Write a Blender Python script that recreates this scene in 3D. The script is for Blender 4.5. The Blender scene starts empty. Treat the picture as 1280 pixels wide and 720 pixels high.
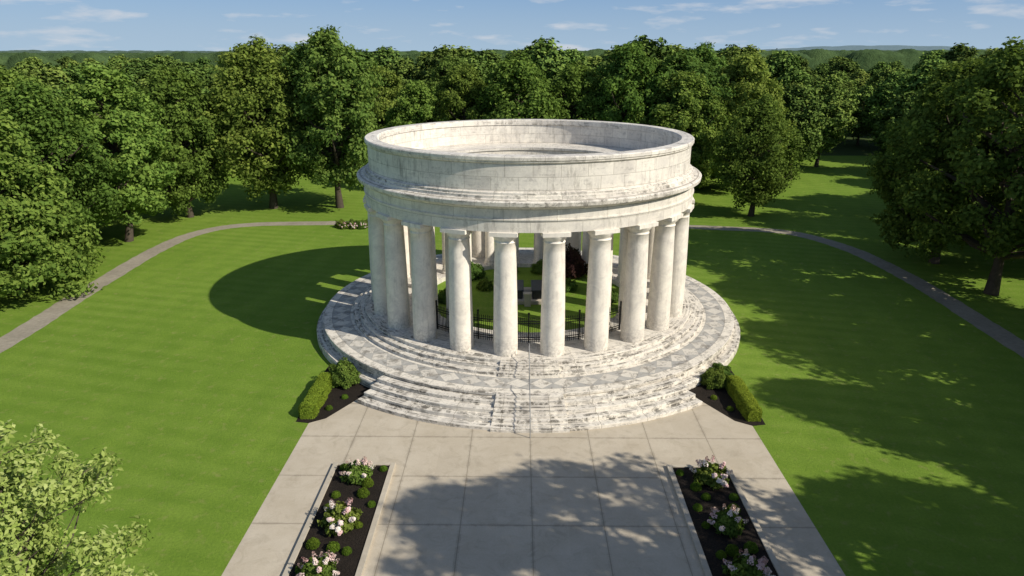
import bpy, bmesh, math, random
import numpy as np
from mathutils import Vector, Matrix
rng=np.random.default_rng(7); random.seed(7)
S=bpy.context.scene; COL=S.collection
rad=math.radians

# ------------------------------------------------------------------ node helpers
class NT:
    def __init__(s,name):
        s.m=bpy.data.materials.new(name); s.m.use_nodes=True
        s.t=s.m.node_tree; s.t.nodes.clear()
        s.out=s.n('ShaderNodeOutputMaterial')
    def n(s,k,**kw):
        x=s.t.nodes.new(k)
        for a,b in kw.items(): setattr(x,a,b)
        return x
    def l(s,a,b): s.t.links.new(a,b)
    def put(s,sock,v):
        if isinstance(v,bpy.types.NodeSocket): s.l(v,sock)
        else: sock.default_value=v
    def math(s,op,a,b=0.0,c=0.0,clamp=False):
        x=s.n('ShaderNodeMath',operation=op,use_clamp=clamp)
        s.put(x.inputs[0],a); s.put(x.inputs[1],b); s.put(x.inputs[2],c); return x.outputs[0]
    def mix(s,f,a,b,bt='MIX'):
        x=s.n('ShaderNodeMix',data_type='RGBA',blend_type=bt)
        s.put(x.inputs[0],f)
        for sock,v in ((x.inputs[6],a),(x.inputs[7],b)):
            if isinstance(v,(tuple,list)) and len(v)==3: v=(*v,1)
            s.put(sock,v)
        return x.outputs[2]
    def noise(s,vec,scale,detail=4,rough=.6,dist=0):
        x=s.n('ShaderNodeTexNoise'); s.put(x.inputs['Vector'],vec)
        x.inputs['Scale'].default_value=scale; x.inputs['Detail'].default_value=detail
        x.inputs['Roughness'].default_value=rough; x.inputs['Distortion'].default_value=dist
        return x.outputs['Fac']
    def mr(s,v,a,b,c=0.,d=1.):
        x=s.n('ShaderNodeMapRange'); s.put(x.inputs[0],v)
        for i,k in enumerate((a,b,c,d)): x.inputs[i+1].default_value=k
        return x.outputs[0]
    def obj(s): return s.n('ShaderNodeTexCoord').outputs['Object']
    def pos(s): return s.n('ShaderNodeNewGeometry').outputs['Position']
    def xyz(s,v):
        x=s.n('ShaderNodeSeparateXYZ'); s.l(v,x.inputs[0]); return x.outputs
    def comb(s,a,b,c):
        x=s.n('ShaderNodeCombineXYZ')
        for i,v in enumerate((a,b,c)): s.put(x.inputs[i],v)
        return x.outputs[0]
    def pbr(s,col,rough=.7,bump=None,bs=.3,bd=.02,metal=0,spec=.3):
        p=s.n('ShaderNodeBsdfPrincipled')
        if isinstance(col,tuple) and len(col)==3: col=(*col,1)
        s.put(p.inputs['Base Color'],col); s.put(p.inputs['Roughness'],rough)
        p.inputs['Metallic'].default_value=metal
        p.inputs['Specular IOR Level'].default_value=spec
        if bump is not None:
            b=s.n('ShaderNodeBump'); b.inputs['Strength'].default_value=bs; b.inputs['Distance'].default_value=bd
            s.l(bump,b.inputs['Height']); s.l(b.outputs[0],p.inputs['Normal'])
        s.l(p.outputs[0],s.out.inputs[0]); return s.m

# ------------------------------------------------------------------ materials
def marble(name,blocks=True,stain=.25,base=(.84,.785,.69),bw=1.7,rh=.78,randobj=False,dark=(.13,.115,.095),flat=False,blotch=0.,lo=.50,hi=.60):
    t=NT(name); o=t.obj()
    if randobj:
        r=t.n('ShaderNodeObjectInfo').outputs['Random']
        off=t.comb(t.math('MULTIPLY',r,37.),t.math('MULTIPLY',r,11.),t.math('MULTIPLY',r,5.))
        va=t.n('ShaderNodeVectorMath',operation='ADD'); t.l(o,va.inputs[0]); t.l(off,va.inputs[1]); o2=va.outputs[0]
    else: o2=o
    x,y,z=t.xyz(o)
    ang=t.math('ARCTAN2',y,x); rr=t.math('SQRT',t.math('ADD',t.math('MULTIPLY',x,x),t.math('MULTIPLY',y,y)))
    veins=t.noise(o2,.9,5,.65,1.2)
    c=t.mix(t.mr(veins,.40,.66),base,tuple(v*k for v,k in zip(base,(.80,.80,.82))))
    fine=t.noise(o2,6,4,.7)
    c=t.mix(t.mr(fine,.45,.75,0,.32),c,tuple(v*.6 for v in base))
    if blocks:
        b=t.n('ShaderNodeTexBrick'); t.l(t.comb(t.math('MULTIPLY',ang,12.),(rr if flat else z),0.),b.inputs['Vector'])
        b.inputs['Color1'].default_value=(1,1,1,1); b.inputs['Color2'].default_value=(.86,.855,.86,1)
        b.inputs['Mortar'].default_value=(.52,.50,.47,1); b.inputs['Scale'].default_value=1
        b.inputs['Mortar Size'].default_value=.013; b.inputs['Brick Width'].default_value=bw
        b.inputs['Row Height'].default_value=rh; b.inputs['Bias'].default_value=-.1
        c=t.mix(1.,c,b.outputs[0],'MULTIPLY')
    if randobj:
        sv=t.n('ShaderNodeVectorMath',operation='MULTIPLY'); t.l(o2,sv.inputs[0]); sv.inputs[1].default_value=(2.4,2.4,.28)
        st=t.noise(sv.outputs[0],1.6,5,.72)
        ft=t.mr(z,0,1.4,.5,0); c=t.mix(t.math('MULTIPLY',ft,t.mr(fine,.35,.65)),c,dark)
    else: st=t.noise(t.comb(t.math('MULTIPLY',ang,22.),t.math('MULTIPLY',rr,1.5),t.math('MULTIPLY',z,.35)),1.6,5,.75)
    big=t.noise(o2,.35,3,.6)
    m=t.math('MULTIPLY',t.mr(st,.50,.70),t.mr(big,.40,.60),clamp=True)
    c=t.mix(t.math('MULTIPLY',m,stain,clamp=True),c,dark)
    if blotch>0:
        g=t.noise(o2,1.9,8,.78,.6); g2=t.noise(t.comb(t.math('MULTIPLY',ang,3.4),t.math('MULTIPLY',rr,5.),t.math('MULTIPLY',z,6.)),1.0,5,.75)
        mm=t.math('MULTIPLY',t.mr(g,lo,lo+(hi-lo)*.7),t.mr(g2,lo-.03,hi-.02),clamp=True)
        c=t.mix(t.math('MULTIPLY',mm,blotch),c,tuple(v*.75 for v in dark))
    return t.pbr(c,.62,fine,.25,.02)
M_block=marble('marble_ashlar',True,.6,blotch=.3)
M_rim=marble('marble_rim',True,.6,bw=2.4,rh=3.,blotch=.6,lo=.48)
M_ent=marble('marble_entablature',True,.5,bw=3.14,rh=.76,blotch=.2)
M_col=marble('marble_column',False,.36,randobj=True,base=(.86,.80,.705))
M_step=marble('marble_steps_weathered',True,.7,base=(.82,.765,.67),bw=1.9,rh=3.,blotch=.92,lo=.465,hi=.58)
M_corn=marble('marble_cornice',True,.85,bw=2.,rh=3.,blotch=.75,lo=.47)
M_roof=marble('marble_roof',True,.5,base=(.76,.715,.635),bw=1.4,rh=.7,flat=True,blotch=.5)

def paving():
    t=NT('terrace_paving_stone'); o=t.obj(); x,y,z=t.xyz(o)
    ang=t.math('ARCTAN2',y,x); rr=t.math('SQRT',t.math('ADD',t.math('MULTIPLY',x,x),t.math('MULTIPLY',y,y)))
    u=t.math('FRACT',t.math('MULTIPLY',ang,64/(2*math.pi)))
    v=t.mr(rr,14.0,15.35,0,1); 
    dd=t.math('ADD',t.math('ABSOLUTE',t.math('SUBTRACT',t.math('MULTIPLY',u,2.),1.)),t.math('ABSOLUTE',t.math('SUBTRACT',t.math('MULTIPLY',v,2.),1.)))
    dia=t.math('LESS_THAN',dd,.97)
    edge=t.math('LESS_THAN',t.math('ABSOLUTE',t.math('SUBTRACT',dd,.97)),.03)
    band=t.math('MULTIPLY',t.math('GREATER_THAN',rr,14.0),t.math('LESS_THAN',rr,15.35))
    n=t.noise(o,1.3,5,.65)
    wn=t.n('ShaderNodeTexWhiteNoise'); t.l(t.comb(t.math('FLOOR',t.math('MULTIPLY',ang,64/(2*math.pi))),dia,3.),wn.inputs[0])
    n=t.math('ADD',t.math('MULTIPLY',n,.5),t.math('MULTIPLY',wn.outputs[0],.5))
    ca=t.mix(n,(.52,.49,.44),(.74,.69,.61)); cb=t.mix(n,(.33,.325,.315),(.50,.48,.44))
    c=t.mix(dia,cb,ca); c=t.mix(t.math('MULTIPLY',edge,.45),c,(.25,.24,.22))
    c=t.mix(band,(.76,.705,.615),c)
    ln=t.math('LESS_THAN',t.math('ABSOLUTE',t.math('SUBTRACT',rr,15.35)),.018)
    ln2=t.math('LESS_THAN',t.math('ABSOLUTE',t.math('SUBTRACT',rr,14.0)),.018)
    us=t.math('FRACT',t.math('MULTIPLY',ang,48/(2*math.pi)))
    ln3=t.math('MULTIPLY',t.math('LESS_THAN',us,.012),t.math('SUBTRACT',1.,band))
    c=t.mix(t.math('MULTIPLY',t.math('ADD',t.math('ADD',ln,ln2),ln3),.6,clamp=True),c,(.17,.16,.145))
    g=t.noise(o,1.5,8,.78,.5); f=t.noise(o,7,4,.7)
    c=t.mix(t.mr(f,.45,.75,0,.35),c,(.28,.26,.23))
    c=t.mix(t.math('MULTIPLY',t.mr(g,.50,.60),.7,clamp=True),c,(.14,.125,.105))
    return t.pbr(c,.6,g,.2,.02)
M_pave=paving()

def lawn():
    t=NT('lawn_grass'); o=t.pos(); x,y,z=t.xyz(o)
    big=t.noise(o,.05,5,.65); mid=t.noise(o,.5,5,.7); fine=t.noise(o,7,5,.85)
    c=t.mix(t.mr(big,.35,.65),(.165,.27,.030),(.235,.345,.046))
    c=t.mix(t.mr(mid,.35,.7,0,.65),c,(.125,.22,.024))
    w=t.math('SINE',t.math('ADD',t.math('MULTIPLY',t.math('ADD',t.math('MULTIPLY',x,.24),y),3.6),t.math('MULTIPLY',mid,2.)))
    amp=t.mr(t.noise(o,.07,2,.5),.35,.65,.06,.34)
    c=t.mix(t.math('MULTIPLY',t.mr(w,-.7,.7),amp),c,(.29,.40,.07))
    w2=t.math('SINE',t.math('ADD',t.math('MULTIPLY',t.math('SUBTRACT',x,t.math('MULTIPLY',y,.15)),1.7),mid))
    c=t.mix(t.mr(w2,-.4,.4,0,.14),c,(.10,.19,.018))
    c=t.mix(t.mr(fine,.35,.7,0,.62),c,(.085,.15,.02))
    br=t.noise(o,1.8,4,.6); c=t.mix(t.mr(br,.56,.75,0,.55),c,(.29,.28,.10))
    return t.pbr(c,.9,fine,.8,.08,spec=.1)
M_lawn=lawn()

def concrete():
    t=NT('plaza_concrete'); o=t.pos(); x,y,z=t.xyz(o); P=3.25
    ux=t.math('DIVIDE',x,P); uy=t.math('DIVIDE',t.math('ADD',y,.15),P*1.15)
    def line(u,w):
        f=t.math('ABSOLUTE',t.math('SUBTRACT',t.math('FRACT',t.math('ADD',u,.5)),.5)); return t.math('LESS_THAN',f,w)
    ln=t.math('MAXIMUM',line(ux,.0075),line(uy,.0065))
    wn=t.n('ShaderNodeTexWhiteNoise'); t.l(t.comb(t.math('FLOOR',t.math('ADD',ux,.5)),t.math('FLOOR',t.math('ADD',uy,.5)),3.),wn.inputs[0])
    n=t.noise(o,.45,6,.7); f=t.noise(o,14,4,.75)
    c=t.mix(t.mr(n,.3,.7),(.47,.405,.31),(.58,.515,.415))
    c=t.mix(t.mr(wn.outputs[0],0,1,0,.28),c,(.39,.335,.26))
    c=t.mix(t.mr(f,.35,.75,0,.3),c,(.32,.28,.22))
    s=t.noise(o,1.1,6,.75,.8); c=t.mix(t.mr(s,.50,.70,0,.4),c,(.29,.245,.18))
    c=t.mix(t.math('MULTIPLY',t.math('MAXIMUM',line(ux,.03),line(uy,.026)),t.mr(s,.4,.6,0,.3)),c,(.2,.17,.13))
    c=t.mix(t.math('MULTIPLY',ln,.55),c,(.17,.145,.11))
    return t.pbr(c,.85,f,.3,.01,spec=.2)
M_conc=concrete()
def simple(name,a,b,sc,rough=.85,bs=.4,bd=.03,spec=.2):
    t=NT(name); o=t.pos(); n=t.noise(o,sc,5,.7); n2=t.noise(o,sc*.12,3,.6)
    c=t.mix(t.mr(n,.3,.7),a,b); c=t.mix(t.mr(n2,.4,.7,0,.4),c,tuple(v*.6 for v in a))
    return t.pbr(c,rough,n,bs,bd,spec=spec)
M_path=simple('path_asphalt',(.26,.23,.18),(.38,.34,.27),3)
M_kerb=simple('kerb_concrete',(.43,.38,.30),(.54,.48,.39),3)
M_mulch=simple('mulch',(.010,.008,.006),(.035,.026,.02),12,.95,1,.08)
M_iron=simple('wrought_iron',(.012,.012,.013),(.02,.02,.02),8,.5)
M_steel=simple('handrail_metal',(.25,.25,.25),(.35,.35,.34),8,.4)
M_gran=simple('dark_granite',(.03,.03,.032),(.07,.07,.07),20,.3,.05,.01)
def flatmat(name,c):
    t=NT(name); o=t.obj(); d=t.n('ShaderNodeBsdfDiffuse'); t.l(t.mix(t.noise(o,4,2,.6),c,tuple(v*2 for v in c)),d.inputs[0]); t.l(d.outputs[0],t.out.inputs[0]); return t.m
M_bark=flatmat('bark',(.055,.045,.035))
M_under=simple('forest_floor',(.04,.07,.015),(.07,.10,.025),.4,.95)

def leafmat(name,dk,md,lt,trans=.3,rv=.35):
    t=NT(name)
    a=t.n('ShaderNodeAttribute'); a.attribute_name='tint'; f=a.outputs['Fac']
    r=t.n('ShaderNodeObjectInfo').outputs['Random']
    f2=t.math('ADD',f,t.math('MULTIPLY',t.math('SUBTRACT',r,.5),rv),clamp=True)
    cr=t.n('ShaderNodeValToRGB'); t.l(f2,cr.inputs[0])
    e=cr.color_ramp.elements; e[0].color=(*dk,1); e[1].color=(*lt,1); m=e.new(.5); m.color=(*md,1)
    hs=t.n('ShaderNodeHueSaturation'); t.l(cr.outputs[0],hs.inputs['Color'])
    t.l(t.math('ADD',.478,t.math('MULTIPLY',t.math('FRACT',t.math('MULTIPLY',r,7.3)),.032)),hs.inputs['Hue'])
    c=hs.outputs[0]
    d=t.n('ShaderNodeBsdfDiffuse'); t.l(c,d.inputs['Color'])
    fin=d.outputs[0]
    if trans>0:
        tr=t.n('ShaderNodeBsdfTranslucent'); t.l(t.mix(.5,c,(.2,.3,.03),'MIX'),tr.inputs[0])
        mx=t.n('ShaderNodeMixShader'); mx.inputs[0].default_value=trans
        t.l(fin,mx.inputs[1]); t.l(tr.outputs[0],mx.inputs[2]); fin=mx.outputs[0]
    t.l(fin,t.out.inputs[0])
    return t.m
L_std=leafmat('leaves',(.07,.12,.025),(.13,.21,.04),(.235,.325,.065),.28,.55)
L_dark=leafmat('leaves_dark',(.05,.10,.025),(.10,.18,.038),(.18,.27,.058),.25,.5)
L_for=leafmat('leaves_forest',(.055,.095,.025),(.11,.18,.04),(.20,.28,.06),0,.6)
L_lite=leafmat('leaves_light',(.16,.24,.05),(.31,.41,.10),(.50,.58,.21),.3)
L_hedge=leafmat('hedge_leaves',(.11,.17,.02),(.19,.27,.03),(.28,.35,.04),.1,.1)
L_box=leafmat('boxwood_leaves',(.04,.09,.012),(.10,.17,.02),(.16,.25,.03),.15)
L_shr=leafmat('shrub_leaves',(.05,.09,.018),(.11,.17,.03),(.19,.25,.055),.15)
L_red=leafmat('purple_leaves',(.02,.012,.012),(.045,.025,.022),(.08,.045,.035),.15)
L_flow=leafmat('flower_petals',(.66,.38,.38),(.8,.6,.56),(.88,.83,.75),.15,.2)

# ------------------------------------------------------------------ mesh helpers
def link(ob,parent=None):
    COL.objects.link(ob)
    if parent: ob.parent=parent
    return ob
def empty(name,loc=(0,0,0)):
    e=bpy.data.objects.new(name,None); e.location=loc; e.empty_display_size=.5; COL.objects.link(e); return e
def build_mesh(name,chunks,mats):
    V=[];F=[];MI=[];T=[];o=0
    for v,f,m,t in chunks:
        V.append(v);F.append(f+o);MI.append(np.full(len(f),m));T.append(t if t is not None else np.zeros(len(f)));o+=len(v)
    V=np.concatenate(V).astype(np.float32);F=np.concatenate(F).astype(np.int32);MI=np.concatenate(MI).astype(np.int32);T=np.concatenate(T).astype(np.float32)
    me=bpy.data.meshes.new(name); me.vertices.add(len(V)); me.vertices.foreach_set('co',V.ravel())
    me.loops.add(F.size); me.loops.foreach_set('vertex_index',F.ravel())
    me.polygons.add(len(F)); me.polygons.foreach_set('loop_start',np.arange(0,F.size,4,dtype=np.int32))
    me.polygons.foreach_set('material_index',MI)
    for m in mats: me.materials.append(m)
    a=me.attributes.new('tint','FLOAT','FACE'); a.data.foreach_set('value',T)
    me.update(calc_edges=True); return me
def unit(a): return a/np.maximum(np.linalg.norm(a,axis=-1,keepdims=True),1e-6)
def tube(pts,rs,n=7):
    pts=np.array(pts,float); k=len(pts); V=[]
    for i in range(k):
        d=pts[min(i+1,k-1)]-pts[max(i-1,0)]; d=d/np.linalg.norm(d)
        a=np.cross(d,[.3,.9,.1]); a/=np.linalg.norm(a); b=np.cross(d,a)
        th=np.linspace(0,2*np.pi,n,endpoint=False)
        V.append(pts[i]+rs[i]*(np.cos(th)[:,None]*a+np.sin(th)[:,None]*b))
    V=np.concatenate(V); F=[]
    for i in range(k-1):
        for j in range(n):
            j2=(j+1)%n; F.append((i*n+j,i*n+j2,(i+1)*n+j2,(i+1)*n+j))
    return V,np.array(F)
def leaves(C,N,size,aspect=.6,R=rng):
    n=len(C); r=unit(R.normal(size=(n,3))); a=unit(np.cross(N,r)); b=np.cross(N,a)
    s=size*R.uniform(.6,1.3,(n,1)); 
    V=np.stack([C-a*s, C-b*s*aspect+N*s*.15, C+a*s, C+b*s*aspect+N*s*.15],1).reshape(-1,3)
    return V,np.arange(4*n).reshape(n,4)
def tree_mesh(name,H,R,cb,nl,per,leaf,shape='round',seed=1,lobe=(1.1,2.0),mat=L_std,trunk=.35,aspect=.6,inner=.3,upr=0.):
    g=np.random.default_rng(seed); ch=[]
    n=8; zs=np.linspace(0,H*.88,n); wob=np.cumsum(g.normal(0,.012*H*.6,(n,2)),0); wob[0]=0
    tp=np.column_stack([wob,zs]); tr=trunk*(1-zs/(H*.92))**.8; tr[0]*=1.35
    ch.append((*tube(tp,tr,9),0,None))
    C=[];LR=[]
    for i in range(nl):
        t=((i+.5)/nl)**(.85 if shape!='cone' else 1.25); t=min(max(t+g.normal(0,.03),0),1)
        if shape=='round': pr=math.sin(math.pi*min(.16+t*.80,1))**.62
        elif shape=='oval': pr=math.sin(math.pi*(.12+t*.82))**.8*.95
        elif shape=='cone': pr=(1-t)**.6*.95+.07
        else: pr=(.72+.28*math.sin(math.pi*t))*math.sqrt(max(1-max(t-.6,0)**2/.17,.05))
        az=i*2.39996+g.normal(0,.35); u=g.uniform(.45,1)**.5
        if i%4==0: u*=.5
        lr=g.uniform(*lobe)*(1-.3*t)
        rr=max(pr*R-lr*.6,0)*u*(1+.16*math.sin(az*2+seed)+.1*math.sin(az*5+seed*2+t*4))
        z=cb+(H-cb-lr*.8)*t+ g.normal(0,.35)
        bx=np.interp(z,zs,tp[:,0]);by=np.interp(z,zs,tp[:,1])
        c=np.array([bx+rr*math.cos(az),by+rr*math.sin(az),z]); C.append(c);LR.append(lr)
        z0=max(z-rr*g.uniform(.5,.9)-.3,cb*.75+.25); z0=min(z0,H*.85); p0=np.array([np.interp(z0,zs,tp[:,0]),np.interp(z0,zs,tp[:,1]),z0])
        mid=(p0+c)/2+g.normal(0,.1*rr+.05,3)+[0,0,.06*rr]; r0=max(.022*rr*trunk/.35*1.3,.03)
        if i%3==0 or (nl<130 and i%2==0): ch.append((*tube([p0,mid,c],[r0*1.2,r0*.75,r0*.25],5),0,None))
        if leaf<.2:
            for q in range(2):
                e=c+unit(g.normal(size=3))*lr*.85; ch.append((*tube([c*.6+mid*.4,e],[r0*.4,r0*.1],3),0,None))
    C=np.array(C);LR=np.array(LR)
    w=LR**2; cnt=np.maximum((w/w.mean()*per).astype(int),20)
    idx=np.repeat(np.arange(nl),cnt); m=len(idx)
    D=unit(g.normal(size=(m,3))+np.array([0,0,.3]))
    ph=g.uniform(0,6,(nl,3))[idx]; lump=1+.30*np.sin(D[:,0]*4.5+ph[:,0])*np.cos(D[:,1]*4.5+ph[:,1])+.18*np.sin(D[:,2]*7+ph[:,2])
    rad_=LR[idx]*lump*g.uniform(inner,1.25,m)**.5
    P=C[idx]+D*rad_[:,None]*np.array([1,1,.8+upr])+g.normal(0,.13 if leaf>.2 else .05,(m,3))
    sub=unit(P-np.array([0,0,(cb+H)/2]))
    N=unit(D*.5+sub*.4+np.array([0,0,.3])+g.normal(0,.55,(m,3)))
    V,F=leaves(P,N,leaf,aspect,g)
    lt=g.uniform(-.14,.14,nl)[idx]
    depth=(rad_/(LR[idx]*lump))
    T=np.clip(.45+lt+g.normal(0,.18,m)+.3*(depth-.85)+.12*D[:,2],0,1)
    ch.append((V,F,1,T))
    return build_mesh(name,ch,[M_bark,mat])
def bush_mesh(name,r,n,leaf,mat,seed=1,flat=.9,lump=.12,stems=True):
    g=np.random.default_rng(seed); D=unit(g.normal(size=(n,3))); D[:,2]=np.abs(D[:,2])*1.0-.12*g.random(n); D=unit(D)
    L=1+lump*np.sin(D[:,0]*5+seed)*np.cos(D[:,1]*6)+lump*.6*np.sin(D[:,2]*9+D[:,0]*7)
    rr=r*L*g.uniform(.45,1.05,n)**.45; P=D*rr[:,None]*[1,1,flat]; P[:,2]+=r*.18
    N=unit(D+g.normal(0,.55,(n,3))); V,F=leaves(P,N,leaf,.55,g)
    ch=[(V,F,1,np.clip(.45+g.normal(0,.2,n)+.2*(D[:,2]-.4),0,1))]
    if stems:
        for i in range(7):
            d=unit(g.normal(size=3)+[0,0,1.5]); d[2]=abs(d[2]); ch.append((*tube([(0,0,-.02),d*r*.45,d*r*.9],[r*.05,r*.035,r*.01],5),0,None))
    return ch
def place(name,me,loc,rz=0,sc=1,parent=None,szz=None):
    ob=bpy.data.objects.new(name,me); ob.location=loc; ob.rotation_euler=(0,0,rz)
    ob.scale=(sc,sc,szz if szz else sc); return link(ob,parent)
def poly(name,pts,z,mat,parent=None):
    me=bpy.data.meshes.new(name); me.from_pydata([(x,y,z) for x,y in pts],[],[list(range(len(pts)))]); me.materials.append(mat)
    me.update()
    if me.polygons[0].normal.z<0: me.flip_normals()
    return link(bpy.data.objects.new(name,me),parent)
def lathe(name,prof,mat,parent=None,seg=240,a0=None,a1=None,smooth=False,closed=True):
    full=a0 is None; n=len(prof); V=[];F=[]
    cnt=seg if full else seg+1
    for i in range(cnt):
        a=2*math.pi*i/seg if full else a0+(a1-a0)*i/seg
        for r,z in prof: V.append((r*math.cos(a),r*math.sin(a),z))
    for i in range(seg):
        i2=(i+1)%cnt
        for j in range(n if closed else n-1):
            j2=(j+1)%n; F.append((i*n+j,i2*n+j,i2*n+j2,i*n+j2))
    if not full and closed: F.append(list(range(n))); F.append([seg*n+j for j in range(n)][::-1])
    me=bpy.data.meshes.new(name); me.from_pydata(V,[],F); bm=bmesh.new(); bm.from_mesh(me)
    bmesh.ops.remove_doubles(bm,verts=bm.verts,dist=1e-5); bmesh.ops.recalc_face_normals(bm,faces=bm.faces); bm.to_mesh(me); bm.free()
    me.materials.append(mat)
    if smooth:
        for p in me.polygons: p.use_smooth=True
    return link(bpy.data.objects.new(name,me),parent)
def box(bm,cx,cy,cz,sx,sy,sz,rz=0):
    m=Matrix.Translation((cx,cy,cz))@Matrix.Rotation(rz,4,'Z')@Matrix.Diagonal((sx,sy,sz,1)); bmesh.ops.create_cube(bm,size=1,matrix=m)
def bmobj(name,bm,mat,parent=None,bevel=0,smooth=False):
    me=bpy.data.meshes.new(name); bm.to_mesh(me); bm.free(); me.materials.append(mat)
    if smooth:
        for p in me.polygons: p.use_smooth=True
    ob=link(bpy.data.objects.new(name,me),parent)
    if bevel:
        b=ob.modifiers.new('b','BEVEL'); b.width=bevel; b.segments=2; b.limit_method='ANGLE'
    return ob

# ------------------------------------------------------------------ ground
poly('lawn_ground',[(-6000,-300),(6000,-300),(6000,7000),(-6000,7000)],0,M_lawn)
poly('plaza_pavement',[(-12.75,-110),(12.75,-110),(12.75,-10.5),(-12.75,-10.5)],.006,M_conc)
def path(name,pts,w,z):
    pts=[Vector((x,y)) for x,y in pts]
    sm=[]
    for i in range(len(pts)-1):
        p0=pts[max(i-1,0)];p1=pts[i];p2=pts[i+1];p3=pts[min(i+2,len(pts)-1)]
        for k in range(20):
            t=k/20; sm.append(.5*((2*p1)+(p2-p0)*t+(2*p0-5*p1+4*p2-p3)*t*t+(3*p1-p0-3*p2+p3)*t**3))
    sm.append(pts[-1]); V=[];F=[]
    for i,p in enumerate(sm):
        d=(sm[min(i+1,len(sm)-1)]-sm[max(i-1,0)]).normalized(); nn=Vector((-d.y,d.x)); wa=w*.5*(1+random.uniform(-.06,.06)); wb=w*.5*(1+random.uniform(-.06,.06))
        V+= [(p.x+nn.x*wa,p.y+nn.y*wa,z),(p.x-nn.x*wb,p.y-nn.y*wb,z)]
    for i in range(len(sm)-1): F.append((2*i,2*i+1,2*i+3,2*i+2))
    me=bpy.data.meshes.new(name); me.from_pydata(V,[],F); me.materials.append(M_path); me.update()
    if me.polygons[0].normal.z<0: me.flip_normals()
    return link(bpy.data.objects.new(name,me))
path('walking_path',[(-37.5,-90),(-38,-40),(-38.5,-8),(-39.4,5),(-40,19),(-38.7,26.5),(-34.5,30.3),(-26,31.3),(-12,31.8),(0,31.8),(12,31.2),(22.5,29.6),(31,27.5),(35,21),(36.2,13),(36.3,5),(35.7,-8),(35,-40),(35,-90)],2.0,.008)

# ------------------------------------------------------------------ mausoleum
T=empty('marble_mausoleum')
q=-math.pi/2
lathe('terrace_plinth',[(15.0,.0),(16.55,0),(16.55,.42),(16.5,.5),(15.0,.5)],M_step,T)
lathe('terrace_wall',[(13.,.5),(15.88,.5),(15.88,.98),(16.0,1.02),(16.02,1.18),(15.99,1.2),(13.,1.2)],M_step,T)
lathe('terrace_paving',[(13.3,1.204),(15.93,1.204)],M_pave,T,closed=False)
pr2=[(15.5,.002),(18.3,.002)]
for i in range(4):
    r=18.3-.575*i; z=.24*(i+1); pr2+=[(r,z-.02),(r-.02,z)]
    if i<3: pr2+=[(r-.575,z)]
pr2+=[(15.5,.96)]
lathe('front_steps',pr2,M_step,T,seg=64,a0=q-rad(35),a1=q+rad(35))
def fine(name,r0,r1,z0,z1,n,hw,parent):
    p=[(r1-.5,z0),(r0,z0)]; dr=(r0-r1)/n; dz=(z1-z0)/n
    for i in range(n):
        p+=[(r0-dr*i,z0+dz*(i+1))]
        if i<n-1: p+=[(r0-dr*(i+1),z0+dz*(i+1))]
    p+=[(r1-.5,z1)]
    lathe(name,p,M_step,parent,seg=12,a0=q-hw,a1=q+hw)
fine('centre_steps',18.42,16.12,.003,1.19,8,rad(7.0),T)
lathe('upper_steps',[(12.,1.2),(13.75,1.2),(13.75,1.40),(13.73,1.42),(13.3,1.42),(13.3,1.62),(13.28,1.64),(12.85,1.64),(12.85,1.84),(12.83,1.86),(12.0,1.86)],M_step,T)
fine('centre_upper_steps',13.9,12.95,1.21,1.852,6,rad(8.),T)
lathe('stylobate_floor',[(8.2,1.3),(12.0,1.3),(12.0,1.861),(8.2,1.861)],M_roof,T)
lathe('entablature',[(10.8,10.0),(12.25,10.0),(12.25,10.72),(12.31,10.74),(12.31,10.82),(12.22,10.84),(12.22,11.42),(12.35,11.47),(12.45,11.6),(10.8,11.6)],M_ent,T)
lathe('cornice',[(10.9,11.6),(12.62,11.603),(12.72,11.68),(12.75,11.9),(12.68,11.96),(12.35,12.04),(10.9,12.04)],M_corn,T)
lathe('attic_base',[(11.0,12.04),(12.25,12.04),(12.25,12.2),(12.1,12.22),(12.1,12.36),(11.97,12.4),(11.0,12.4)],M_corn,T)
lathe('attic_wall',[(11.2,12.4),(11.86,12.4),(11.86,14.06),(11.2,14.06)],M_block,T)
lathe('attic_coping',[(11.12,14.06),(11.9,14.06),(11.98,14.14),(11.98,14.2),(12.04,14.26),(12.04,14.44),(11.98,14.5),(11.16,14.5),(11.12,14.45)],M_rim,T)
lathe('portico_ceiling',[(9.2,10.5),(10.8,10.5),(10.8,10.7),(9.2,10.7)],M_roof,T)
lathe('inner_architrave',[(8.3,9.6),(9.3,9.6),(9.3,12.2),(8.3,12.2)],M_ent,T)
lathe('inner_coping',[(8.2,12.2),(8.75,12.2),(8.75,12.4),(8.2,12.4)],M_roof,T)
lathe('roof_ring',[(8.75,12.1),(11.2,12.1),(11.2,12.46),(8.75,12.36)],M_roof,T)
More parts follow.
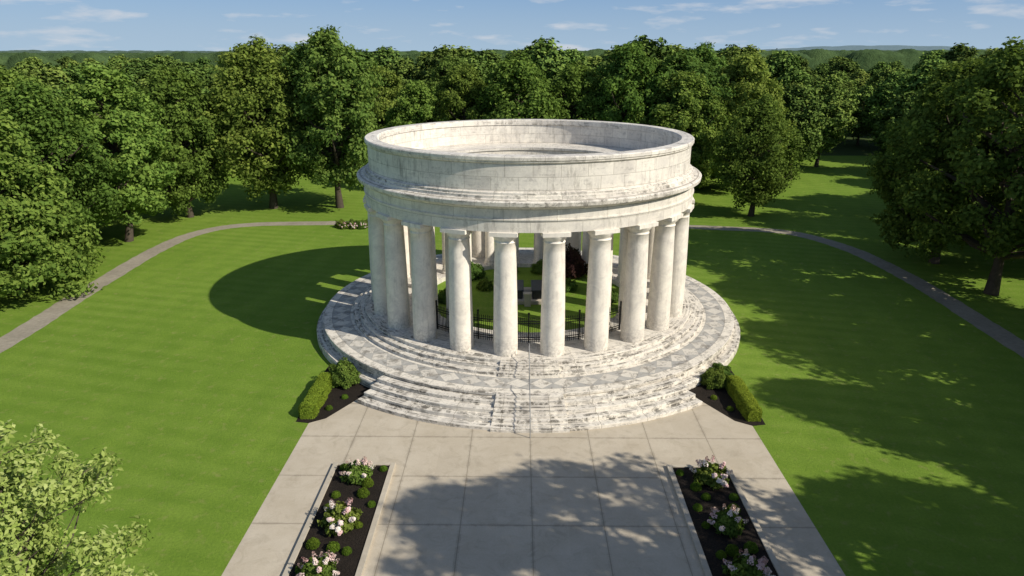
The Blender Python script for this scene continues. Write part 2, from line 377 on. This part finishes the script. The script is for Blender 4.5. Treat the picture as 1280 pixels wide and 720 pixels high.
def column(name,h,rb,rt,ab,ionic=False):
    bm=bmesh.new(); prof=[]
    if ionic: prof+=[(rb*1.35,0),(rb*1.35,.12),(rb*1.25,.2),(rb*1.05,.26),(rb*1.18,.32),(rb,.4)]
    else: prof+=[(rb,0)]
    hs=h-.75
    for i in range(1,13):
        t=i/12; prof.append((rb+(rt-rb)*(t**1.6),(.4 if ionic else 0)+ (hs-(.4 if ionic else 0))*t))
    prof+=[(rt*1.05,hs+.02),(rt*1.05,hs+.07),(rt,hs+.09),(rt*1.0,hs+.2),(rt*1.08,hs+.24),(rt*1.1,hs+.28),(rt*1.3,hs+.42),(rt*1.33,hs+.5)]
    n=32; rings=[]
    for r,z in prof: rings.append([bm.verts.new((r*math.cos(2*math.pi*k/n),r*math.sin(2*math.pi*k/n),z)) for k in range(n)])
    for a,b in zip(rings,rings[1:]):
        for k in range(n):
            f=bm.faces.new((a[k],a[(k+1)%n],b[(k+1)%n],b[k])); f.smooth=True
    for e in bm.edges:
        if len(e.link_faces)==2 and e.calc_face_angle(0)>.5: e.smooth=False
    box(bm,0,0,h-.125,2*ab,2*ab,.25)
    if ionic:
        for sx in(-1,1):
            m=Matrix.Translation((sx*ab*.8,0,h-.42))@Matrix.Rotation(math.pi/2,4,'X')
            bmesh.ops.create_cone(bm,cap_ends=True,segments=16,radius1=.2,radius2=.2,depth=2*ab*.95,matrix=m)
    me=bpy.data.meshes.new(name); bm.to_mesh(me); bm.free(); me.materials.append(M_col); return me
cm=column('outer_column',8.14,.79,.655,.86); cm2=column('inner_column',7.74,.42,.36,.46,True)
for i in range(24):
    a=q+rad(7.5+15*i); ob=place('outer_column',cm,(11.55*math.cos(a),11.55*math.sin(a),1.86),a,1,T)
    if i not in (0,1,22,23):
        place('inner_column',cm2,(8.8*math.cos(a),8.8*math.sin(a),1.861),a+math.pi/2,1,T)
lathe('court_lawn',[(0.01,1.5),(8.2,1.5)],M_lawn,T,closed=False)
G=empty('granite_tomb',(0,0,1.5)); bm=bmesh.new(); box(bm,0,0,.15,4.6,3.4,.3); bmobj('base',bm,M_kerb,G,.03)
for sx in(-1,1):
    bm=bmesh.new(); box(bm,sx*1.0,0,.62,1.25,2.5,.64); bmobj('sarcophagus',bm,M_gran,G,.05)
    bm=bmesh.new(); box(bm,sx*1.0,0,1.0,1.4,2.65,.12); bmobj('lid',bm,M_gran,G,.03)
bm=bmesh.new(); box(bm,0,-2.0,.5,.5,.35,1.0); box(bm,0,-2.0,1.04,.65,.5,.1); bmobj('plaque',bm,M_kerb,G,.02)
Fz=empty('iron_fence'); bm=bmesh.new(); r=9.95
na=104; A0,A1=q-rad(40),q+rad(40)
for i in range(na+1):
    a=A0+(A1-A0)*i/na; big=i%13==0
    w=.09 if big else .03; h=2.0 if big else 1.7
    box(bm,r*math.cos(a),r*math.sin(a),1.86+h/2,w,w,h,a)
    if big: bmesh.ops.create_icosphere(bm,subdivisions=1,radius=.09,matrix=Matrix.Translation((r*math.cos(a),r*math.sin(a),1.86+h+.07)))
    else: bmesh.ops.create_cone(bm,segments=4,radius1=.035,radius2=0,depth=.14,cap_ends=True,matrix=Matrix.Translation((r*math.cos(a),r*math.sin(a),1.86+h+.07)))
bmobj('pickets',bm,M_iron,Fz)
for i,z in enumerate((2.05,2.2,3.2,3.36)):
    lathe('rail',[(r-.022,z),(r+.022,z),(r+.022,z+.045),(r-.022,z+.045)],M_iron,Fz,seg=48,a0=A0,a1=A1)
Hn=empty('stair_handrail')
def pipe(name,pts,rr_,mat,parent):
    V,F=tube(pts,[rr_]*len(pts),8); me=bpy.data.meshes.new(name); me.from_pydata(V.tolist(),[],F.tolist()); me.materials.append(mat); link(bpy.data.objects.new(name,me),parent)
pipe('rail',[(0,-18.9,.0),(0,-18.85,.95),(0,-18.4,1.1),(0,-16.1,2.15),(0,-15.5,2.15),(0,-15.48,1.2)],.028,M_steel,Hn)
pipe('post',[(0,-17.25,.3),(0,-17.25,1.62)],.024,M_steel,Hn)
pipe('upper_rail',[(0,-14.4,1.2),(0,-14.35,2.1),(0,-14,2.2),(0,-12.7,2.85),(0,-12.4,2.85),(0,-12.38,1.86)],.028,M_steel,Hn)

# ------------------------------------------------------------------ beds, hedges, plants
for sx in(-1,1):
    P=[(-12.76,-17.45),(-11.9,-16.9),(-10.55,-14.5),(-9.6,-12.5),(-11,-9),(-13.6,-8.9),(-13.7,-12),(-13.55,-17.3)]
    poly('mulch_bed',[(sx*x,y) for x,y in P],.012,M_mulch)
def hedge(name,L,W,H,seed):
    g=np.random.default_rng(seed); n=18000; f=g.random(n); P=np.empty((n,3));N=np.zeros((n,3))
    u=g.uniform(-1,1,n);v=g.uniform(0,1,n)
    top=f<.34; s1=(f>=.34)&(f<.82); s2=f>=.82; sg=np.where(g.random(n)<.5,-1,1)
    P[top]=np.c_[u[top]*W/2,(v[top]*2-1)*L/2,np.full(top.sum(),H)]; N[top]=[0,0,1]
    P[s1]=np.c_[sg[s1]*W/2,u[s1]*L/2,v[s1]*H]; N[s1,0]=sg[s1]
    P[s2]=np.c_[u[s2]*W/2,sg[s2]*L/2,v[s2]*H]; N[s2,1]=sg[s2]
    e=np.abs(P[:,0])/(W/2); ey=np.maximum(np.abs(P[:,1])-(L/2-W/2),0)/(W/2)
    P[:,2]-=H*.22*np.clip(e,0,1)**4*(P[:,2]/H)+H*.18*ey**4*(P[:,2]/H)
    P[:,0]*=1-.10*(P[:,2]/H)**3-.22*ey**3
    bump=.03*np.sin(P[:,1]*3.1+seed)+.02*np.sin(P[:,1]*7+P[:,2]*5)
    P+=N*(bump+g.normal(0,.02,n))[:,None]; N=unit(N+g.normal(0,.35,(n,3)))
    V,F=leaves(P,N,.038,.6,g); ch=[(V,F,1,np.clip(.5+g.normal(0,.2,n),0,1))]
    x,y,z=W/2-.14,L/2-.16,H-.25
    cv=np.array([(a*x,b*y,c) for a in(-1,1) for b in(-1,1) for c in(0,z)],float)
    cf=np.array([(0,1,3,2),(4,6,7,5),(0,4,5,1),(2,3,7,6),(1,5,7,3)])
    ch.append((cv,cf,1,np.zeros(5)))
    return build_mesh(name,ch,[M_bark,L_hedge])
for sx in(-1,1):
    place('box_hedge',hedge('box_hedge',4.5,.95,.85,3+sx),(sx*13.0,-14.7,.0),0)
shrub=build_mesh('shrub',bush_mesh('s',1.0,6500,.065,L_shr,5,.95,.2),[M_bark,L_shr])
shrub_d=build_mesh('shrub_dark',bush_mesh('s',1.0,6200,.07,L_dark,8,.95,.2),[M_bark,L_dark])
shrub_r=build_mesh('shrub_purple',bush_mesh('s',1.0,4200,.09,L_red,9,1.1,.2),[M_bark,L_red])
boxw=build_mesh('boxwood',bush_mesh('b',.27,2000,.022,L_box,11,1.,.04),[M_bark,L_box])
place('garden_shrub',shrub,(-11.9,-12.4,.0),0,1.0,None,1.25); place('garden_shrub',shrub,(11.9,-12.3,.0),2,.9,None,.95)
place('garden_shrub',shrub_d,(-12.4,-10.9,0),1,.7); place('garden_shrub',shrub_d,(12.6,-11.0,0),1,.7)
for sx,sy in((-1,-16.2),(1,-16.0),(-1,-14.8),(1,-14.6)):
    place('boxwood_ball',boxw,(sx*(12.0 if sy<-15.5 else 11.4),sy+.4,0),sy,.8)
def hydr(seed):
    g=np.random.default_rng(seed); ch=bush_mesh('h',.72,1500,.10,L_dark,seed,.95,.2)
    Cs=[];Ns=[];Ts=[]
    for i in range(14):
        d=unit(g.normal(size=3)+[0,0,.5]); d[2]=abs(d[2])*.8+.15; d=unit(d); c=d*.76; c[2]+=.12
        k=80; t=g.random(k); a=g.random(k)*6.28; rr=.12*(1-t*.75)
        p1=unit(np.cross(d,[.2,.1,.9])); p2=np.cross(d,p1)
        P=c+d*(t*.30)[:,None]+(rr*np.cos(a))[:,None]*p1+(rr*np.sin(a))[:,None]*p2
        Cs.append(P); Ns.append(unit(P-c+d*.05+g.normal(0,.05,(k,3)))); Ts.append(np.clip(g.normal(g.uniform(.25,.95),.15,k),0,1))
    V,F=leaves(np.concatenate(Cs),np.concatenate(Ns),.036,.9,g); ch.append((V,F,2,np.concatenate(Ts)))
    return build_mesh('hydrangea',ch,[M_bark,L_shr,L_flow])
hy=[hydr(s) for s in(21,22,23)]
for sx in(-1,1):
    B=empty('raised_flower_bed',(sx*8.6,-36,0))
    x0,x1,y0,y1=-1.35,1.35,-16,14.2; w=.26
    bm=bmesh.new(); box(bm,0,(y0+y1)/2,.05,x1-x0+.02,y1-y0+.02,.1); bmobj('mulch',bm,M_mulch,B)
    bm=bmesh.new(); box(bm,x0-w/2,(y0+y1)/2,.08,w,y1-y0+2*.2,.16); box(bm,x1+w/2,(y0+y1)/2,.082,w,y1-y0+2*.2,.164)
    box(bm,0,y1+.1,.078,x1-x0,.2,.156); box(bm,0,y0-.1,.078,x1-x0,.2,.156); bmobj('kerb',bm,M_kerb,B,.015)
    for i,(yy,dx) in enumerate(((-22.9,0),(-26.5,.05),(-29.7,-.05),(-33.2,0),(-37,0))):
        place('hydrangea_bush',hy[(i+(sx>0))%3],(sx*8.65+dx+(.3 if sx>0 else 0)*(i==0),yy,.1),i*1.7+sx,1.0+.08*math.sin(i*3+sx))
    for i,(x,y) in enumerate([(-9.45,-22.1),(-7.65,-22.2),(-7.9,-23.5),(-8.2,-24.3),(-9.5,-24.4),(-7.65,-25.1),(-9.5,-25.4),(-7.75,-26.6),(-9.4,-27.9),(-7.8,-28.3),(-8.5,-28.1),(-9.5,-29.4),(-7.6,-30.3),(-9.4,-31.5)]):
        place('boxwood_ball',boxw,(sx*abs(x)+random.uniform(-.15,.15),y+random.uniform(-.2,.2)*(sx>0),.1),i,random.uniform(.75,1.15))
place('court_shrub',shrub_r,(3.9,5.6,1.5),0,1.3,None,1.9); place('court_shrub',shrub_d,(-4.9,5.2,1.5),0,1.1)
place('court_shrub',shrub_d,(-6.4,-1.0,1.5),0,.8); place('court_shrub',shrub_d,(6.4,-.8,1.5),2,.8)
place('court_shrub',shrub,(-1.6,6.6,1.5),2,.8); place('court_shrub',shrub_d,(1.4,6.7,1.5),1,.9)
place('court_shrub',shrub_d,(3.4,1.9,1.5),3,.75); place('court_shrub',shrub,(-3.5,2.0,1.5),3,.7)
for i,x in enumerate((-22.5,-21.2,-20.2,-19.3)): place('path_shrub',shrub_d if i%2 else shrub,(x,29.3+.3*(i%2),0),i,.75)
for i in range(3): place('hydrangea_bush',hy[i],(-22+i*1.1,28.6,0),i,.7)

# ------------------------------------------------------------------ trees
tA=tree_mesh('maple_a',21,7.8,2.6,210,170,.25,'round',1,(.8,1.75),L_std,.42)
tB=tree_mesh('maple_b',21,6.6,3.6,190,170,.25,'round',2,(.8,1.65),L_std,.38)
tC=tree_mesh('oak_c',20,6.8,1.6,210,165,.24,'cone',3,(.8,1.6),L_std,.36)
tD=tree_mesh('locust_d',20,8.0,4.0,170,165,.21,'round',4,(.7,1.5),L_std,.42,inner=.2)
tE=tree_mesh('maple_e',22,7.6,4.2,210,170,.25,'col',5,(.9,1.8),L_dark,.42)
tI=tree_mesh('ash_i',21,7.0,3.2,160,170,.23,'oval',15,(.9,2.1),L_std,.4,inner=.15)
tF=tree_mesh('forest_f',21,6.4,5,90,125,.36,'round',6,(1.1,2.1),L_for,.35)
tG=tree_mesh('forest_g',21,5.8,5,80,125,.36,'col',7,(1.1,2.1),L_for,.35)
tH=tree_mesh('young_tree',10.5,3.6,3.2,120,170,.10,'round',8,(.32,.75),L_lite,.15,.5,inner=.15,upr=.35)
BH={}
for m in (tA,tB,tC,tD,tE,tF,tG,tH,tI):
    co=np.empty(len(m.vertices)*3,np.float32); m.vertices.foreach_get('co',co); BH[m.name]=float(co[2::3].max())
def tr(me,x,y,h,rz,base=None,name='deciduous_tree',sx=1):
    s=h/BH[me.name]; return place(name,me,(x,y,0),rz,s*sx,None,s)
# left group
tr(tC,-45.5,5.5,18.8,0.3,sx=1.1); tr(tI,-47,14,18,1.1,sx=1.1); tr(tB,-45,22.5,19.,2.2,sx=1.1); tr(tA,-43.5,34.5,19.,4.,sx=.95)
tr(tA,-53,-2,17,2.); tr(tE,-56,10,18,3.); tr(tA,-55,22,19,4.); tr(tB,-54,37,17,5.); tr(tC,-50,-9,14,1.)
tr(tI,-34.5,40,22.5,1.5,sx=1.1); tr(tE,-25.5,40.5,23.6,.7,sx=1.0)
# back row
for i,(x,y,h,m) in enumerate([(-16,53,16.5,tB),(-9,54,19,tA),(-1,50,20.5,tI),(7.5,53,19.,tA),(15,50,21.8,tB),(22.5,51,21,tE),(33,54,20.5,tA),(-12,63,20,tE),(3,62,22.8,tG),(19,62,23,tF),(28,62,22,tE),(45,64,15.5,tF),(-25,70,18.5,tA),(-36,76,19,tF)]):
    tr(m,x,y,h,i*1.3,sx=(1,.95,1.18)[i%3])
tr(tI,29.6,36,15.5,.9,sx=1.15); tr(tB,21.5,45,18,.5,sx=1.1)
# right group
tr(tD,41.2,5.6,21.5,.4,sx=1.05); tr(tA,41.5,15,20,1.8); tr(tE,51,24,19.5,2.4); tr(tI,53,10,22.5,.6); tr(tB,52,36,17.,.1)
tr(tA,61,21,21,3.3); tr(tB,61,37,18,1.3)
# right side trees whose shade crosses the lawn and the plaza
tr(tA,44.,-6,22.5,1.,sx=.9); tr(tE,43,-16,22.5,2.,sx=.92); tr(tA,41,-26,22,3.,sx=.86); tr(tB,37,-36,20,.5,sx=1.0); tr(tB,48,-35,21,.5)
tr(tD,24,-38.5,25,2.,sx=.85); tr(tD,20.5,-46,24,4.1,sx=.8)
tr(tH,-15.2,-35.9,11.1,.6,name='young_tree')
FO=empty('forest_backdrop')
cnt=0; g=np.random.default_rng(99)
Y=78.
while Y<270:
    st=9.4+ (Y-60)*.05
    X=-(Y+52)*.80-6
    while X<(Y+52)*.80+6:
        x=X+g.uniform(-3,3); y=Y+g.uniform(-3,3); px=x/(y+52)
        h=g.uniform(15,22.6)
        if .36<px<.54: h=g.uniform(13,17)
        if px<-.42: h=g.uniform(14,19.5)
        far=Y>165
        if far: h=g.uniform(14,20)
        if not(Y<94 and -.42<px<-.16 and g.random()<.65) and not (Y<90 and px>.3 and g.random()<.4) and not (far and -.30<px<.30):
            me=(tF,tG)[int(g.integers(0,2))]
            s=h/BH[me.name]; place('forest_tree',me,(x,y,0),g.uniform(0,6.3),s*g.uniform(1.05,1.45),FO,s); cnt+=1
        X+=st
    Y+=st
for sx in(-1,1):
    for k in range(16):
        x=sx*g.uniform(64,84); y=8+k*4+g.uniform(-2,2); me=(tF,tG)[k%2]; h=g.uniform(14,19.); s=h/BH[me.name]
        place('forest_tree',me,(x,y,0),g.uniform(0,6.3),s*1.4,FO,s)
poly('forest_floor_ground',[(-700,92),(700,92),(700,900),(-700,900)],.004,M_under)
def canopy(name,y0,y1,zt,dome,cell,col,seed,nx=420,ny=120,roll=1.,ridge=0.):
    g=np.random.default_rng(seed); ys=y0*(y1/y0)**np.linspace(0,1,ny); xs=np.linspace(-1.0,1.0,nx)
    Yg,Xg=np.meshgrid(ys,xs,indexing='ij'); U=Xg.copy(); Xg=Xg*(Yg+60)
    J=g.random((512,512,3))
    ci=np.floor(Xg/cell).astype(int); cj=np.floor(Yg/cell).astype(int); best=np.full(Xg.shape,-9.)
    for di in(-1,0,1):
        for dj in(-1,0,1):
            h=J[(ci+di)%512,(cj+dj)%512]
            d2=((Xg-(ci+di+h[...,0])*cell)**2+(Yg-(cj+dj+h[...,1])*cell)**2)/(cell*.85)**2
            best=np.maximum(best,dome*(np.sqrt(np.clip(1-d2,0,1))-1)+dome*.8*(h[...,2]-.5))
    Z=zt+best+.5*g.random(Yg.shape)+roll*np.sin(Xg*.0031+seed)*np.sin(Yg*.002+1)+roll*.6*np.sin(Xg*.0083+seed)
    Z+=ridge*np.exp(-((U-.50)/.16)**2)
    V=np.stack([Xg,Yg,Z],-1).reshape(-1,3); V[:nx,2]=0
    i=np.arange(ny-1)[:,None]*nx+np.arange(nx-1)[None]; i=i.ravel(); F=np.stack([i,i+1,i+nx+1,i+nx],1)
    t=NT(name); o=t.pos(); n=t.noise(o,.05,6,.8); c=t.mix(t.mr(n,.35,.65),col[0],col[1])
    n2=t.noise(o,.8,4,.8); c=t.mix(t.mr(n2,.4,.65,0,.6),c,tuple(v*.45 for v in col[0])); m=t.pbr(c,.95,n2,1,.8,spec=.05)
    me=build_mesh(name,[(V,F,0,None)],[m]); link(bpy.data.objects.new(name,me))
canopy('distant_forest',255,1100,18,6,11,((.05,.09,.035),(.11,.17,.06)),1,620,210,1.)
canopy('far_forest',1100,3200,21,7,26,((.085,.13,.10),(.13,.185,.135)),2,500,60,2)  # paler, bluer greens: aerial haze is mixed into the canopy colour
canopy('horizon_hills',3200,5200,24,6,90,((.15,.22,.25),(.18,.25,.28)),3,500,16,3,28)  # distance haze painted in: hill colours are bluish instead of leaf green

# ------------------------------------------------------------------ light, sky, camera
sd=Vector((17,-9,14.5)).normalized()
L=bpy.data.lights.new('sun','SUN'); L.energy=5.0; L.angle=rad(.5); L.color=(1,.93,.80)
lo=link(bpy.data.objects.new('sun',L)); lo.rotation_euler=sd.to_track_quat('Z','Y').to_euler(); lo.location=(40,-20,60)
W=bpy.data.worlds.new('World'); S.world=W; W.use_nodes=True; nt=W.node_tree; nt.nodes.clear()
N=nt.nodes.new; out=N('ShaderNodeOutputWorld'); bg=N('ShaderNodeBackground'); sky=N('ShaderNodeTexSky'); sky.sky_type='NISHITA'; sky.sun_disc=False
sky.sun_elevation=math.asin(sd.z); sky.sun_rotation=math.atan2(sd.x,sd.y); sky.dust_density=.5; sky.ozone_density=2.0; sky.air_density=1.0
tc=N('ShaderNodeTexCoord'); mp=N('ShaderNodeMapping'); mp.inputs['Scale'].default_value=(1.6,1.6,8); mp.inputs['Location'].default_value=(.3,.2,.4)
nz=N('ShaderNodeTexNoise'); nz.inputs['Scale'].default_value=5.6; nz.inputs['Detail'].default_value=8; nz.inputs['Roughness'].default_value=.55
mr=N('ShaderNodeMapRange'); mr.inputs[1].default_value=.55; mr.inputs[2].default_value=.68; mr.inputs[4].default_value=.75
sep=N('ShaderNodeSeparateXYZ'); lo2=N('ShaderNodeMapRange'); lo2.inputs[1].default_value=0; lo2.inputs[2].default_value=.4; lo2.inputs[3].default_value=.9; lo2.inputs[4].default_value=0
grad=N('ShaderNodeMapRange'); grad.inputs[1].default_value=0; grad.inputs[2].default_value=.08
hz=N('ShaderNodeMix'); hz.data_type='RGBA'; hz.inputs[6].default_value=(3.5,5.0,6.6,1); hz.inputs[7].default_value=(1.55,3.1,5.9,1)
mb=N('ShaderNodeMix'); mb.data_type='RGBA'
mx=N('ShaderNodeMix'); mx.data_type='RGBA'; mx.inputs[7].default_value=(6.0,6.3,6.8,1)
k=nt.links.new; k(tc.outputs['Generated'],mp.inputs[0]); k(mp.outputs[0],nz.inputs['Vector']); k(nz.outputs['Fac'],mr.inputs[0]); k(mr.outputs[0],mx.inputs[0])
k(tc.outputs['Generated'],sep.inputs[0]); k(sep.outputs[2],lo2.inputs[0]); k(sep.outputs[2],grad.inputs[0]); k(grad.outputs[0],hz.inputs[0])
k(lo2.outputs[0],mb.inputs[0]); k(sky.outputs[0],mb.inputs[6]); k(hz.outputs[2],mb.inputs[7]); k(mb.outputs[2],mx.inputs[6]); k(mx.outputs[2],bg.inputs[0]); k(bg.outputs[0],out.inputs[0])
bg.inputs[1].default_value=.105
cam=bpy.data.cameras.new('camera'); co=link(bpy.data.objects.new('camera',cam)); cam.lens=24; cam.sensor_width=36; cam.clip_end=12000; cam.clip_start=.3
co.location=(-.6,-52,20.2); co.rotation_euler=(rad(71),0,rad(.7)); S.camera=co
S.view_settings.view_transform='Standard'; S.view_settings.look='None'; S.view_settings.exposure=0
